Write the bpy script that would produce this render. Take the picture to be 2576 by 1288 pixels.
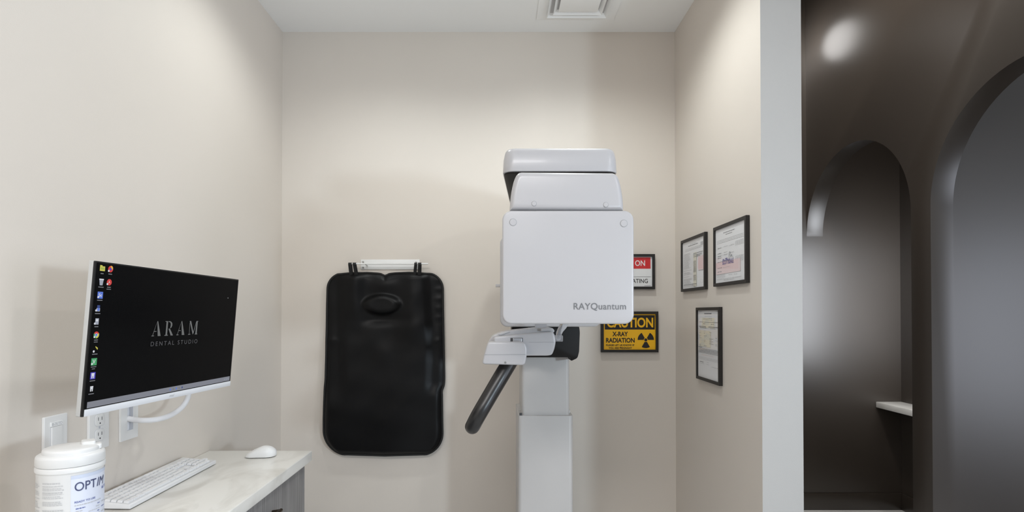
import bpy, bmesh, math, random
from mathutils import Vector, Matrix
random.seed(7)
for o in list(bpy.data.objects): bpy.data.objects.remove(o)
C = bpy.context.scene.collection

# ------------------------------------------------------------------ camera, world, lights, exposure
W_, H_, F, TILT, CZ = 2576.0, 1288.0, 1421.0, 0.011, 1.394
PX0, PY0 = 1258.0, 787.0 - 1421.0 * 0.011
cam = bpy.data.cameras.new('camera'); co = bpy.data.objects.new('camera', cam); C.objects.link(co)
co.location = (0, 0, CZ); co.rotation_euler = (math.pi / 2 + math.atan(TILT), 0, 0)
cam.sensor_width = 36; cam.sensor_fit = 'HORIZONTAL'; cam.lens = F / W_ * 36
cam.shift_x = (W_ / 2 - PX0) / W_; cam.shift_y = (PY0 - H_ / 2) / W_
cam.clip_start = 0.02
bpy.context.scene.camera = co

def srgb(r, g, b):
    f = lambda c: (c / 255 / 12.92) if c / 255 <= .04045 else ((c / 255 + .055) / 1.055) ** 2.4
    return (f(r), f(g), f(b), 1)

w = bpy.data.worlds.new('world'); bpy.context.scene.world = w; w.use_nodes = True
w.node_tree.nodes['Background'].inputs[0].default_value = (0.88, 0.94, 1.0, 1)
w.node_tree.nodes['Background'].inputs[1].default_value = 0.42

def lamp(name, kind, loc, energy, col, target=None, **kw):
    l = bpy.data.lights.new(name, kind); l.energy = energy; l.color = col
    for k, v in kw.items(): setattr(l, k, v)
    o = bpy.data.objects.new(name, l); C.objects.link(o); o.location = loc
    if target is not None:
        o.rotation_euler = (Vector(target) - Vector(loc)).to_track_quat('-Z', 'Y').to_euler()
    return o
DOWN = (.95, 1.0, .99)
lamp('ceiling_downlight', 'SPOT', (-.52, 1.95, 2.72), 15.5, DOWN, (-.52, 1.95, 0), spot_size=math.radians(152), spot_blend=.6, shadow_soft_size=.045)
lamp('ceiling_downlight', 'SPOT', (.33, 1.95, 2.72), 23, DOWN, (.33, 1.95, 0), spot_size=math.radians(152), spot_blend=.6, shadow_soft_size=.045)
lamp('front_fill_light', 'AREA', (-.35, -.5, 2.7), 38, (1, .98, .97), (-.35, -.3, 0), shape='RECTANGLE', size=1.2, size_y=.6)  # added fill behind the camera for ambient light, no known fixture
lamp('lobby_glazing', 'AREA', (5.5, -.75, 1.2), 54, (.82, .87, 1.0), (-.5, 1.1, 1.15), shape='RECTANGLE', size=1.5, size_y=2.0)
lamp('lobby_side_window', 'SPOT', (2.0, -.75, 1.48), 132, (.74, .88, 1.0), (-.9, 1.25, 1.25), spot_size=math.radians(95), spot_blend=.6, shadow_soft_size=.12)
lamp('lobby_downlight', 'SPOT', (1.97, .16, 2.70), 25, (1, .99, .97), (1.2, .5, 0), spot_size=math.radians(160), spot_blend=.4, shadow_soft_size=.05)
lamp('hall_fill_light', 'SPOT', (1.5, 2.6, 3.95), 150, (1, .97, .93), (1.6, 2.7, 0), spot_size=math.radians(150), spot_blend=.5, shadow_soft_size=.12)  # added general fill for the brown hall walls, no known fixture
lamp('hall_corner_light', 'POINT', (2.01, 3.88, 3.24), 3.4, (1, .98, .96), shadow_soft_size=.13)
lamp('nook_fill_light', 'AREA', (2.57, 3.02, 1.48), 6, (.90, .94, 1.0), (2.57, 4, 1.48), shape='RECTANGLE', size=.4, size_y=.95, spread=math.radians(85))  # added unseen panel that gives the nook end wall its glow
lamp('nook_top_fill', 'SPOT', (2.57, 3.5, 4.1), 45, (1, .96, .92), (2.57, 3.6, 0), spot_size=math.radians(150), spot_blend=.4, shadow_soft_size=.08)  # added unseen spot to brighten the top of the nook end wall
vs = bpy.context.scene.view_settings
bpy.context.scene.display_settings.display_device = 'sRGB'
vs.view_transform = 'Standard'; vs.look = 'None'; vs.gamma = 1; vs.use_curve_mapping = False
vs.exposure = 0.0

# ------------------------------------------------------------------ geometry from measured directions
def ray(x, y):
    a = math.atan(TILT); cx = (x - PX0) / F; cy = 1.0; cz = -(y - PY0) / F
    return Vector((cx, cy * math.cos(a) - cz * math.sin(a), cy * math.sin(a) + cz * math.cos(a)))
def at(x, y, Y):
    r = ray(x, y); return r * (Y / r.y) + Vector((0, 0, CZ))
def atX(x, y, X):
    r = ray(x, y); return r * (X / r.x) + Vector((0, 0, CZ))
def atZ(x, y, Z):
    r = ray(x, y); return r * ((Z - CZ) / r.z) + Vector((0, 0, CZ))

# ------------------------------------------------------------------ materials
def mat(name, col, rough=.5, metal=0, var=0, vscale=6, bump=0, bscale=200, spec=.5, coat=0, emit=None, estr=1):
    m = bpy.data.materials.new(name); m.use_nodes = True
    nt = m.node_tree; b = nt.nodes['Principled BSDF']
    b.inputs['Base Color'].default_value = col
    b.inputs['Roughness'].default_value = rough; b.inputs['Metallic'].default_value = metal
    b.inputs['Specular IOR Level'].default_value = spec; b.inputs['Coat Weight'].default_value = coat
    if emit is not None:
        b.inputs['Emission Color'].default_value = emit; b.inputs['Emission Strength'].default_value = estr
    tc = nt.nodes.new('ShaderNodeTexCoord')
    if var:
        n = nt.nodes.new('ShaderNodeTexNoise'); n.inputs['Scale'].default_value = vscale; n.inputs['Detail'].default_value = 4
        nt.links.new(tc.outputs['Object'], n.inputs['Vector'])
        r = nt.nodes.new('ShaderNodeValToRGB')
        r.color_ramp.elements[0].position = .3; r.color_ramp.elements[1].position = .7
        r.color_ramp.elements[0].color = tuple(c * (1 - var) for c in col[:3]) + (1,)
        r.color_ramp.elements[1].color = tuple(min(1, c * (1 + var)) for c in col[:3]) + (1,)
        nt.links.new(n.outputs['Fac'], r.inputs['Fac']); nt.links.new(r.outputs['Color'], b.inputs['Base Color'])
    if bump:
        n = nt.nodes.new('ShaderNodeTexNoise'); n.inputs['Scale'].default_value = bscale
        nt.links.new(tc.outputs['Object'], n.inputs['Vector'])
        bp = nt.nodes.new('ShaderNodeBump'); bp.inputs['Strength'].default_value = bump; bp.inputs['Distance'].default_value = .002
        nt.links.new(n.outputs['Fac'], bp.inputs['Height']); nt.links.new(bp.outputs['Normal'], b.inputs['Normal'])
    return m

M = {}
M['wall'] = mat('wall_paint', (.66, .605, .545, 1), .55, var=.012, vscale=1.5, bump=.08, bscale=350)
M['wallwhite'] = mat('grey_white_wall_paint', (.44, .43, .415, 1), .6, var=.01, vscale=2, bump=.08, bscale=350)
M['ceiling'] = mat('ceiling_paint', (.88, .885, .88, 1), .8, bump=.05, bscale=300)
M['brown'] = mat('brown_satin_paint', (.042, .033, .026, 1), .345, var=.04, vscale=2, bump=.02, bscale=300, spec=.85)
M['floor'] = mat('floor_tile', (.66, .655, .64, 1), .35, var=.06, vscale=3)
M['darkfloor'] = mat('unseen_dark_floor', (.03, .025, .02, 1), .6, var=.1, vscale=3)  # for the added unseen floor, dark only for its reflection
M['shell'] = mat('white_gloss_plastic', (.475, .465, .475, 1), .30, var=.008, vscale=4, coat=.12)
M['shellm'] = mat('white_satin_plastic', (.49, .48, .485, 1), .38, var=.008, vscale=4)
M['seam'] = mat('seam_grey', (.30, .30, .31, 1), .5)
M['column'] = mat('grey_white_enamel', (.51, .495, .485, 1), .4, var=.01, vscale=3)
M['darkbox'] = mat('dark_brown_plastic', (.008, .0065, .0055, 1), .45, var=.1, vscale=8, spec=.2)
M['handle'] = mat('black_rubbery_plastic', (.014, .013, .013, 1), .33, var=.1, vscale=20)
M['chrome'] = mat('polished_metal', (.7, .7, .72, 1), .18, metal=1)
M['logogrey'] = mat('logo_grey', (.22, .22, .23, 1), .35, metal=.4)
M['vinyl'] = mat('black_vinyl', (.003, .003, .0034, 1), .40, var=.15, vscale=9, bump=.06, bscale=60, spec=.2)
M['binding'] = mat('black_binding_tape', (.004, .004, .004, 1), .7, bump=.2, bscale=500)
M['metalwhite'] = mat('white_painted_metal', (.78, .78, .77, 1), .35, var=.01)
M['screw'] = mat('zinc_screw', (.35, .35, .34, 1), .35, metal=.8)
M['frame'] = mat('black_frame', (.011, .009, .008, 1), .5, var=.15, vscale=30)
M['paper'] = mat('document_paper', (.78, .78, .79, 1), .6, var=.01)
M['inkgrey'] = mat('grey_print', (.48, .48, .49, 1), .7)
M['inkdark'] = mat('dark_print', (.22, .22, .23, 1), .7)
M['inkblue'] = mat('blue_stamp_ink', (.12, .15, .36, 1), .7)
M['inkpink'] = mat('pink_tint', (.74, .60, .60, 1), .7)
M['inkcream'] = mat('cream_tint', (.76, .73, .62, 1), .7)
M['signwhite'] = mat('sign_white', (.80, .80, .80, 1), .35)
M['signred'] = mat('sign_red', srgb(205, 40, 44), .35)
M['signyellow'] = mat('sign_yellow', srgb(240, 182, 20), .35, var=.02)
M['signblack'] = mat('sign_black', (.012, .009, .008, 1), .4)
M['monwhite'] = mat('white_monitor_plastic', (.74, .75, .78, 1), .35, var=.006)
M['mongrey'] = mat('light_grey_monitor_back', (.47, .465, .45, 1), .45, var=.006)
M['monblack'] = mat('black_bezel', (.006, .006, .006, 1), .35)
M['screen'] = mat('screen_black', (.002, .002, .002, 1), .22, emit=(.0022, .0023, .0027, 1), estr=1, spec=.05)
M['sw_logo'] = mat('screen_grey_light', (.01, .01, .01, 1), .5, emit=(.125, .13, .13, 1))
M['sw_task'] = mat('screen_taskbar', (.01, .01, .01, 1), .5, emit=(.19, .20, .235, 1))
def em(n, r, g, b): M[n] = mat('screen_' + n, (.01, .01, .01, 1), .5, emit=srgb(r, g, b))
em('i_dim', 82, 83, 86); em('i_yellow', 190, 185, 80); em('i_red', 196, 50, 48); em('i_orange', 225, 140, 50); em('i_grey', 150, 156, 170); em('i_blue', 80, 112, 205)
em('i_navy', 40, 60, 120); em('i_white', 205, 208, 215); em('i_green', 60, 150, 95); em('i_purple', 62, 55, 175); em('i_lime', 150, 170, 70); em('i_text', 110, 112, 118)
M['plate'] = mat('white_wall_plate', (.71, .705, .695, 1), .32, var=.006)
M['slotgrey'] = mat('plate_slot_grey', (.45, .46, .50, 1), .5)
M['slotdark'] = mat('socket_slot_dark', (.05, .05, .055, 1), .5)
M['cable'] = mat('white_cable_sleeve', (.74, .74, .76, 1), .4, var=.01)
M['tub'] = mat('white_tub_plastic', (.70, .70, .695, 1), .38, var=.006)
M['label'] = mat('pale_blue_label', (.66, .69, .79, 1), .4, var=.02, vscale=12)
M['labelband'] = mat('label_band_blue', (.55, .60, .72, 1), .4)
M['navy'] = mat('navy_print', (.05, .06, .14, 1), .5)
M['skyblue'] = mat('bright_blue_print', (.10, .30, .60, 1), .5)
M['keywhite'] = mat('white_keycap', (.76, .76, .77, 1), .4, var=.006)
M['kbody'] = mat('white_keyboard_body', (.74, .74, .75, 1), .4, var=.006)
M['rubber'] = mat('dark_rubber', (.02, .02, .02, 1), .7)
M['bronze'] = mat('dark_bronze', (.08, .06, .045, 1), .35, metal=.9)

def glass(name):
    m = bpy.data.materials.new(name); m.use_nodes = True; nt = m.node_tree; nt.nodes.clear()
    o = nt.nodes.new('ShaderNodeOutputMaterial'); mx = nt.nodes.new('ShaderNodeMixShader')
    t = nt.nodes.new('ShaderNodeBsdfTransparent'); g = nt.nodes.new('ShaderNodeBsdfGlossy'); lw = nt.nodes.new('ShaderNodeLayerWeight')
    g.inputs['Roughness'].default_value = .02; lw.inputs['Blend'].default_value = .5
    p = nt.nodes.new('ShaderNodeMath'); p.operation = 'POWER'; p.inputs[1].default_value = 4
    q = nt.nodes.new('ShaderNodeMath'); q.operation = 'MULTIPLY_ADD'; q.inputs[1].default_value = .35; q.inputs[2].default_value = .025
    nt.links.new(lw.outputs['Facing'], p.inputs[0]); nt.links.new(p.outputs[0], q.inputs[0]); nt.links.new(q.outputs[0], mx.inputs[0])
    nt.links.new(t.outputs[0], mx.inputs[1]); nt.links.new(g.outputs[0], mx.inputs[2])
    nt.links.new(mx.outputs[0], o.inputs[0]); return m
M['glass'] = glass('picture_glass')
def clear(name):
    m = mat(name, (.80, .80, .82, 1), .08); b = m.node_tree.nodes['Principled BSDF']
    b.inputs['Transmission Weight'].default_value = .75; b.inputs['IOR'].default_value = 1.3; return m
M['clear'] = clear('clear_acrylic')

def quartz():
    m = mat('cream_quartz', (.80, .785, .745, 1), .28); nt = m.node_tree; b = nt.nodes['Principled BSDF']
    tc = nt.nodes.new('ShaderNodeTexCoord'); n = nt.nodes.new('ShaderNodeTexNoise')
    mp = nt.nodes.new('ShaderNodeMapping'); mp.inputs['Scale'].default_value = (5, 2.2, 5); mp.inputs['Rotation'].default_value = (0, 0, .5)
    nt.links.new(tc.outputs['Object'], mp.inputs[0]); nt.links.new(mp.outputs[0], n.inputs['Vector'])
    n.inputs['Scale'].default_value = 1.6; n.inputs['Detail'].default_value = 7; n.inputs['Distortion'].default_value = 1.2
    r = nt.nodes.new('ShaderNodeValToRGB'); e = r.color_ramp.elements
    e[0].position = .36; e[0].color = (.66, .64, .595, 1); e[1].position = .52; e[1].color = (.80, .785, .745, 1)
    nt.links.new(n.outputs['Fac'], r.inputs[0]); nt.links.new(r.outputs[0], b.inputs['Base Color']); return m
M['quartz'] = quartz()
def grain():
    m = mat('grey_wood_laminate', (.24, .23, .225, 1), .5); nt = m.node_tree; b = nt.nodes['Principled BSDF']
    tc = nt.nodes.new('ShaderNodeTexCoord'); n = nt.nodes.new('ShaderNodeTexNoise')
    mp = nt.nodes.new('ShaderNodeMapping'); mp.inputs['Scale'].default_value = (160, 160, 4)
    nt.links.new(tc.outputs['Object'], mp.inputs[0]); nt.links.new(mp.outputs[0], n.inputs['Vector'])
    n.inputs['Scale'].default_value = 1.0; n.inputs['Detail'].default_value = 5
    r = nt.nodes.new('ShaderNodeValToRGB'); e = r.color_ramp.elements
    e[0].position = .3; e[0].color = (.15, .145, .145, 1); e[1].position = .72; e[1].color = (.30, .29, .285, 1)
    nt.links.new(n.outputs['Fac'], r.inputs[0]); nt.links.new(r.outputs[0], b.inputs['Base Color']); return m
M['laminate'] = grain()

# ------------------------------------------------------------------ mesh builder
class MB:
    def __init__(s): s.bm = bmesh.new()
    def add(s, tb, mi=0, recalc=True):
        if recalc: bmesh.ops.recalc_face_normals(tb, faces=tb.faces)
        for f in tb.faces: f.material_index = mi
        me = bpy.data.meshes.new('t'); tb.to_mesh(me); tb.free(); s.bm.from_mesh(me); bpy.data.meshes.remove(me); return s
    def box(s, x0, x1, y0, y1, z0, z1, bev=0, seg=2, mi=0):
        tb = bmesh.new(); bmesh.ops.create_cube(tb, size=1)
        for v in tb.verts:
            v.co = Vector(((x0 + x1) / 2 + v.co.x * (x1 - x0), (y0 + y1) / 2 + v.co.y * (y1 - y0), (z0 + z1) / 2 + v.co.z * (z1 - z0)))
        if bev: bmesh.ops.bevel(tb, geom=list(tb.edges), offset=bev, segments=seg, affect='EDGES', profile=.5)
        return s.add(tb, mi)
    def prism(s, loop, off, bev=0, seg=3, mi=0, bev_back=None, scale_back=None):
        tb = bmesh.new(); off = Vector(off)
        a = [tb.verts.new(Vector(p)) for p in loop]
        c = sum((Vector(p) for p in loop), Vector()) / len(loop)
        sb = scale_back or 1.0
        b = [tb.verts.new(c + (Vector(p) - c) * sb + off) for p in loop]
        f1 = tb.faces.new(a); f2 = tb.faces.new(b[::-1]); n = len(a)
        for i in range(n): tb.faces.new((a[i], b[i], b[(i + 1) % n], a[(i + 1) % n]))
        tb.normal_update()
        if bev:
            bmesh.ops.bevel(tb, geom=list(f1.edges), offset=bev, segments=seg, affect='EDGES', profile=.5, clamp_overlap=True)
        if bev_back:
            far = [e for e in tb.edges if all((v.co - (c + off)).dot(off) > -1e-6 for v in e.verts)]
            bmesh.ops.bevel(tb, geom=far, offset=bev_back, segments=seg, affect='EDGES', profile=.5, clamp_overlap=True)
        return s.add(tb, mi)
    def tube(s, path, rad, n=16, mi=0, smooth=4, flat=None, dome=True):
        P = [Vector(p) for p in path]; R = rad if isinstance(rad, (list, tuple)) else [rad] * len(P)
        pts, rs = [], []
        for i in range(len(P) - 1):
            p0, p1, p2, p3 = P[max(i - 1, 0)], P[i], P[i + 1], P[min(i + 2, len(P) - 1)]
            for k in range(smooth):
                t = k / smooth
                pts.append(.5 * ((2 * p1) + (-p0 + p2) * t + (2 * p0 - 5 * p1 + 4 * p2 - p3) * t * t + (-p0 + 3 * p1 - 3 * p2 + p3) * t ** 3))
                rs.append(R[i] * (1 - t) + R[i + 1] * t)
        pts.append(P[-1]); rs.append(R[-1])
        if dome:
            d0 = (pts[0] - pts[1]).normalized(); d1 = (pts[-1] - pts[-2]).normalized(); r0, r1 = rs[0], rs[-1]; p0, p1 = pts[0], pts[-1]
            for a in (30, 55, 75):
                a = math.radians(a)
                pts.insert(0, p0 + d0 * r0 * math.sin(a)); rs.insert(0, r0 * math.cos(a))
                pts.append(p1 + d1 * r1 * math.sin(a)); rs.append(r1 * math.cos(a))
        tb = bmesh.new(); rings = []; up = None
        for i, p in enumerate(pts):
            d = (pts[min(i + 1, len(pts) - 1)] - pts[max(i - 1, 0)]).normalized()
            if up is None:
                up = Vector((0, 0, 1)) if abs(d.z) < .9 else Vector((0, 1, 0))
            x = d.cross(up).normalized(); up = x.cross(d).normalized()
            fx, fy = flat or (1, 1)
            rings.append([tb.verts.new(p + (x * math.cos(q) * fx + up * math.sin(q) * fy) * rs[i]) for q in [2 * math.pi * k / n for k in range(n)]])
        for a, b in zip(rings, rings[1:]):
            for k in range(n): tb.faces.new((a[k], a[(k + 1) % n], b[(k + 1) % n], b[k]))
        tb.faces.new(rings[0]); tb.faces.new(rings[-1])
        return s.add(tb, mi)
    def lathe(s, prof, c, n=64, mi=0, axis='Z'):
        tb = bmesh.new(); rings = []; c = Vector(c)
        for r, z in prof:
            ring = []
            for k in range(n):
                a = 2 * math.pi * k / n
                v = {'Z': Vector((r * math.cos(a), r * math.sin(a), z)), 'Y': Vector((r * math.cos(a), z, r * math.sin(a))), 'X': Vector((z, r * math.cos(a), r * math.sin(a)))}[axis]
                ring.append(tb.verts.new(c + v))
            rings.append(ring)
        for a, b in zip(rings, rings[1:]):
            for k in range(n): tb.faces.new((a[k], a[(k + 1) % n], b[(k + 1) % n], b[k]))
        tb.faces.new(rings[0]); tb.faces.new(rings[-1])
        return s.add(tb, mi)
    def poly(s, pts, mi=0):
        tb = bmesh.new(); tb.faces.new([tb.verts.new(Vector(p)) for p in pts]); return s.add(tb, mi, False)
    def grid(s, fn, us, vs_, mi=0):
        tb = bmesh.new(); g = [[tb.verts.new(fn(u, v)) for u in us] for v in vs_]
        for a, b in zip(g, g[1:]):
            for k in range(len(us) - 1): tb.faces.new((a[k], a[k + 1], b[k + 1], b[k]))
        return s.add(tb, mi, False)
    def text(s, string, fn, u0, u1, v0, v1, mi=0, bold=0, space=1.0, shear=0):
        V, Fc = text_mesh(string, bold, space, shear)
        xs = [p[0] for p in V]; ys = [p[1] for p in V]; ax, bx, ay, by = min(xs), max(xs), min(ys), max(ys)
        tb = bmesh.new()
        vv = [tb.verts.new(fn(u0 + (x - ax) / (bx - ax) * (u1 - u0), v0 + (y - ay) / (by - ay) * (v1 - v0))) for x, y in V]
        for f in Fc:
            try: tb.faces.new([vv[i] for i in f])
            except ValueError: pass
        return s.add(tb, mi, False)
    def build(s, name, mats, parent=None, smooth=30):
        me = bpy.data.meshes.new(name)
        if parent is not None:
            bpy.context.view_layer.update(); s.bm.transform(parent.matrix_world.inverted())
        s.bm.to_mesh(me); s.bm.free()
        for m in (mats if isinstance(mats, (list, tuple)) else [mats]): me.materials.append(M[m] if isinstance(m, str) else m)
        o = bpy.data.objects.new(name, me); C.objects.link(o)
        if parent is not None: o.parent = parent
        if smooth:
            me.shade_smooth(); me.set_sharp_from_angle(angle=math.radians(smooth))
        return o

def text_mesh(string, bold=0, space=1.0, shear=0):
    cu = bpy.data.curves.new('txt', 'FONT'); cu.body = string; cu.size = 1; cu.offset = bold; cu.space_character = space; cu.shear = shear
    cu.resolution_u = 6
    o = bpy.data.objects.new('txt', cu); C.objects.link(o); bpy.context.view_layer.update()
    me = o.to_mesh(); V = [(v.co.x, v.co.y) for v in me.vertices]; Fc = [tuple(p.vertices) for p in me.polygons]
    o.to_mesh_clear(); bpy.data.objects.remove(o); bpy.data.curves.remove(cu)
    return V, Fc

def rr(x0, z0, x1, z1, r, n=8, y=0, radii=None):
    R = radii or (r, r, r, r)        # bl, br, tr, tl
    out = []
    for (cx, cz, a0, q) in ((x0 + R[0], z0 + R[0], 180, R[0]), (x1 - R[1], z0 + R[1], 270, R[1]), (x1 - R[2], z1 - R[2], 0, R[2]), (x0 + R[3], z1 - R[3], 90, R[3])):
        for k in range(n + 1):
            a = math.radians(a0 + 90 * k / n); out.append((cx + q * math.cos(a), y, cz + q * math.sin(a)))
    return out

def tag(o, label, cat, group=None):
    o['label'] = label; o['category'] = cat
    if group: o['group'] = group
    return o
def thing(name, loc, label, cat, group=None):
    o = bpy.data.objects.new(name, None); o.empty_display_size = .05; C.objects.link(o); o.location = loc
    tag(o, label, cat, group); bpy.context.view_layer.update(); return o
def struct(mb, name, mats, smooth=30):
    o = mb.build(name, mats, None, smooth); o['kind'] = 'structure'; return o

# ------------------------------------------------------------------ room shell
XL, XR, D, ZC = -1.045, .8387, 2.70, 2.7435
YP, XP, E, XB, XB2, XF = 1.811, .970, 4.02, 2.185, 2.300, 2.850
b = MB(); b.box(XL - .1, 3.0, -2.5, E + .1, -.1, 0); struct(b, 'floor', 'floor')
b = MB(); b.box(3.0, 5.6, -2.5, E + .1, -.1, 0); struct(b, 'floor_unseen_dark', 'darkfloor')  # unseen, made dark so the divider wall reflects dark near its foot
b = MB(); b.box(XL - .1, XL, -2.5, D + .1, 0, ZC); struct(b, 'wall_left', 'wall')
b = MB(); b.box(XL, XR, D, D + .1, 0, ZC); struct(b, 'wall_back', 'wall')
b = MB(); b.box(XR, XP, YP, E, 0, 4.2)
for f in b.bm.faces:
    c = f.calc_center_median()
    f.material_index = 0 if abs(c.x - XR) < .001 else (2 if abs(c.x - XP) < .001 else 1)
struct(b, 'wall_right', ['wall', 'wallwhite', 'wallwhite'])
b = MB(); b.box(XL - .1, XR, YP, D + .1, ZC, ZC + .1); b.box(XL - .1, 5.6, -2.5, YP, ZC, ZC + .1); struct(b, 'ceiling', 'ceiling')
b = MB(); b.box(XP, 3.4, E, E + .1, 0, 4.2); struct(b, 'wall_end', 'brown')
b = MB(); b.box(XF, XF + .1, 2.98, E, 0, 4.2); struct(b, 'wall_far', 'brown')
b = MB(); b.box(XB2, 3.4, 2.862, 2.98, 0, 4.2); struct(b, 'wall_divider', 'brown')
b = MB(); b.box(XP, 3.4, YP, E + .1, 4.2, 4.3); struct(b, 'ceiling_hall', 'brown')
# side wall with two arched openings
SPR = 1.938
def arc(c, r, n=40): return [(c - r * math.cos(math.pi * k / n), SPR + r * math.sin(math.pi * k / n)) for k in range(n + 1)]
yz = [(1.6, 0), (1.808, 0)] + arc(2.335, .527) + [(2.862, 0), (3.0, 0)] + arc(3.51, .51)[:-1] + [(E, SPR), (E, 4.2), (1.6, 4.2)]
b = MB(); b.prism([(XB, y, z) for y, z in yz], (XB2 - XB, 0, 0), bev=.004, seg=2); struct(b, 'wall_arches', 'brown', 25)
b = MB(); b.box(XP, XF, E - .014, E, 0, .116, .004); struct(b, 'baseboard_end', 'brown')
b = MB(); b.box(XF - .014, XF, 2.98, E - .014, 0, .116, .004); struct(b, 'baseboard_far', 'brown')
b = MB(); b.box(XL, XR, D - .014, D, 0, .1, .004); struct(b, 'baseboard_back', 'metalwhite')
b = MB(); b.box(XR - .014, XR, YP, D - .014, 0, .1, .004); struct(b, 'baseboard_right', 'metalwhite')

# ledge beyond the small arch
b = MB(); b.box(2.668, XF - .002, 3.57, E - .002, .723, .763, .003)
tag(b.build('desk_ledge', 'quartz'), 'small white stone ledge on the brown wall seen through the smaller arch', 'ledge')

# ------------------------------------------------------------------ ceiling vent
t = thing('ceiling_vent', (.345, 2.40, ZC), 'white square air diffuser in the ceiling above the x-ray machine', 'vent')
def sqring(b, c, h0, h1, z0, z1, dz=0, mi=0):
    # a square ring sloping from half-size h0 at z0 to half-size h1 at z1, with thickness
    tb = bmesh.new(); cx, cy = c
    L = []
    for h, z in ((h0, z0), (h1, z1), (h1, z1 + .003), (h0, z0 + .003)):
        L.append([tb.verts.new((cx + sx * h, cy + sy * h, z)) for sx, sy in ((-1, -1), (1, -1), (1, 1), (-1, 1))])
    for a in range(4):
        A, B = L[a], L[(a + 1) % 4]
        for k in range(4): tb.faces.new((A[k], A[(k + 1) % 4], B[(k + 1) % 4], B[k]))
    b.add(tb, mi)
cv = (.345, 2.40)
b = MB(); sqring(b, cv, .178, .132, ZC - .004, ZC - .008); b.build('flange', 'ceiling', t)
for h0, h1 in ((.134, .120), (.108, .092)):
    b = MB(); sqring(b, cv, h0, h1, ZC - .020, ZC - .004); b.build('louver', 'ceiling', t)
b = MB(); b.box(cv[0] - .086, cv[0] + .086, cv[1] - .086, cv[1] + .086, ZC - .018, ZC - .014, .001); b.build('core_panel', 'ceiling', t)
b = MB(); b.box(cv[0] - .15, cv[0] + .15, cv[1] - .15, cv[1] + .15, ZC - .0035, ZC - .0005); b.build('backing', 'shellm', t)

# ------------------------------------------------------------------ dental x-ray machine
MX = .178
t = thing('dental_x_ray_machine', (MX, 2.35, 0), 'tall white dental x-ray machine with grey column and stacked rounded housings', 'x-ray machine')
# base and column
b = MB(); b.prism([(p[0], p[2] + 2.36, 0) for p in rr(MX - .24, -.3, MX + .24, .3, .05)], (0, 0, .03), bev=0, bev_back=.006); b.build('base_plate', 'column', t)
zc1 = at(1372, 1046, 2.20).z
def colsec(b, x0, x1, y0, y1, z0, z1, r):
    b.prism([(p[0], p[2], z0) for p in rr(x0, y0, x1, y1, r)], (0, 0, z1 - z0), bev=0, bev_back=.002, seg=2)
xa, xb = at(1303, 1100, 2.20).x, at(1442, 1100, 2.20).x
b = MB(); colsec(b, xa, xb, 2.20, 2.50, .03, zc1, .016)
b.build('lower_column', 'column', t)
xc, xd = at(1312, 1000, 2.215).x, at(1433, 1000, 2.215).x
b = MB(); colsec(b, xc, xd, 2.215, 2.485, zc1 - .1, 1.80, .014); o = b.build('upper_column', 'column', t)
for g0, g1 in ((xa + .004, xc + .004), (xd - .004, xb - .004)):
    b = MB(); b.box(g0, g1, 2.26, 2.42, zc1 - .05, zc1 + .012, .002); b.build('column_guide', 'column', t)
b = MB(); b.box(xa + .006, xc + .002, 2.205, 2.213, zc1 - .02, zc1 + .009, .001); b.build('guide_slot', 'slotdark', t)
# wall bracket of the column
b = MB(); b.box(MX - .08, MX + .08, 2.5, D - .001, 1.2, 1.32, .004); b.build('wall_bracket', 'column', t)
# dark carriage
def rounded(pts, r, n=4):
    out = []
    for i, p in enumerate(pts):
        p = Vector(p); a, c = Vector(pts[i - 1]), Vector(pts[(i + 1) % len(pts)])
        qa = p + (a - p).normalized() * min(r, (a - p).length * .45); qc = p + (c - p).normalized() * min(r, (c - p).length * .45)
        for k in range(n + 1):
            t_ = k / n; q = qa * (1 - t_) ** 2 + p * 2 * t_ * (1 - t_) + qc * t_ ** 2; out.append((q.x, q.y))
    return out
def W(px, Y): return [Vector(at(x, y, Y)) for x, y in px]
cr = [(1288, 820), (1457, 820), (1459, 835), (1457, 885), (1453, 901), (1436, 909), (1436, 899), (1313, 899), (1313, 909), (1294, 901), (1289, 882)]
b = MB(); b.prism(W(rounded(cr, 5), 2.13), (0, .24, 0), bev=.004); b.build('carriage', 'darkbox', t)
# rear housing
h = MB(); x0, z0 = at(1258, 822, 2.0).x, at(1258, 822, 2.0).z
h.prism(rr(x0, z0, 2 * MX - x0, 1.665, .026, y=1.99), (0, .12, 0), bev=.008, bev_back=.008, seg=4); rear = h.build('rear_housing', 'shellm', t)
b = MB(); q = at(1255, 718, 2.05); b.box(q.x - .012, x0 + .01, 2.03, 2.06, q.z - .006, q.z + .004, .001)
b.build('locating_tab', 'shellm', rear)
# front housing with logo panel
p0, p1 = at(1263.5, 815, 1.49), at(1594, 530, 1.49)
b = MB(); b.prism(rr(p0.x + .006, p0.z + .006, p1.x - .006, p1.z - .006, .026, y=1.505), (0, .14, 0), bev=.002, bev_back=.03, seg=5); front = b.build('front_housing', 'shell', t)
b = MB(); b.prism(rr(p0.x, p0.z, p1.x, p1.z, .025, n=12, y=1.487), (0, .017, 0), bev=.0055, seg=5, bev_back=.002); pan = b.build('front_panel', 'shell', front)
for (x, y) in ((1290.5, 559), (1569.5, 562)):
    c = at(x, y, 1.4865); b = MB(); b.lathe([(.0088, .001), (.0088, -.0004), (.0080, -.0010), (0.0001, -.0011)], c, 32, axis='Y')
    b.lathe([(.0098, .001), (.0098, -.0001), (.0001, -.0001)], c, 32, 1, axis='Y'); b.build('screw_cap', ['shell', 'seam'], front)
PY = 1.4862
la, lb = at(1443, 779, PY), at(1575, 762, PY)
b = MB(); b.text('RAYQuantum', lambda u, v: Vector((u, PY, v)), la.x, lb.x, la.z - .003, lb.z, 0, bold=.012, space=1.04)
b.build('logo_lettering', 'logogrey', front)
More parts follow.
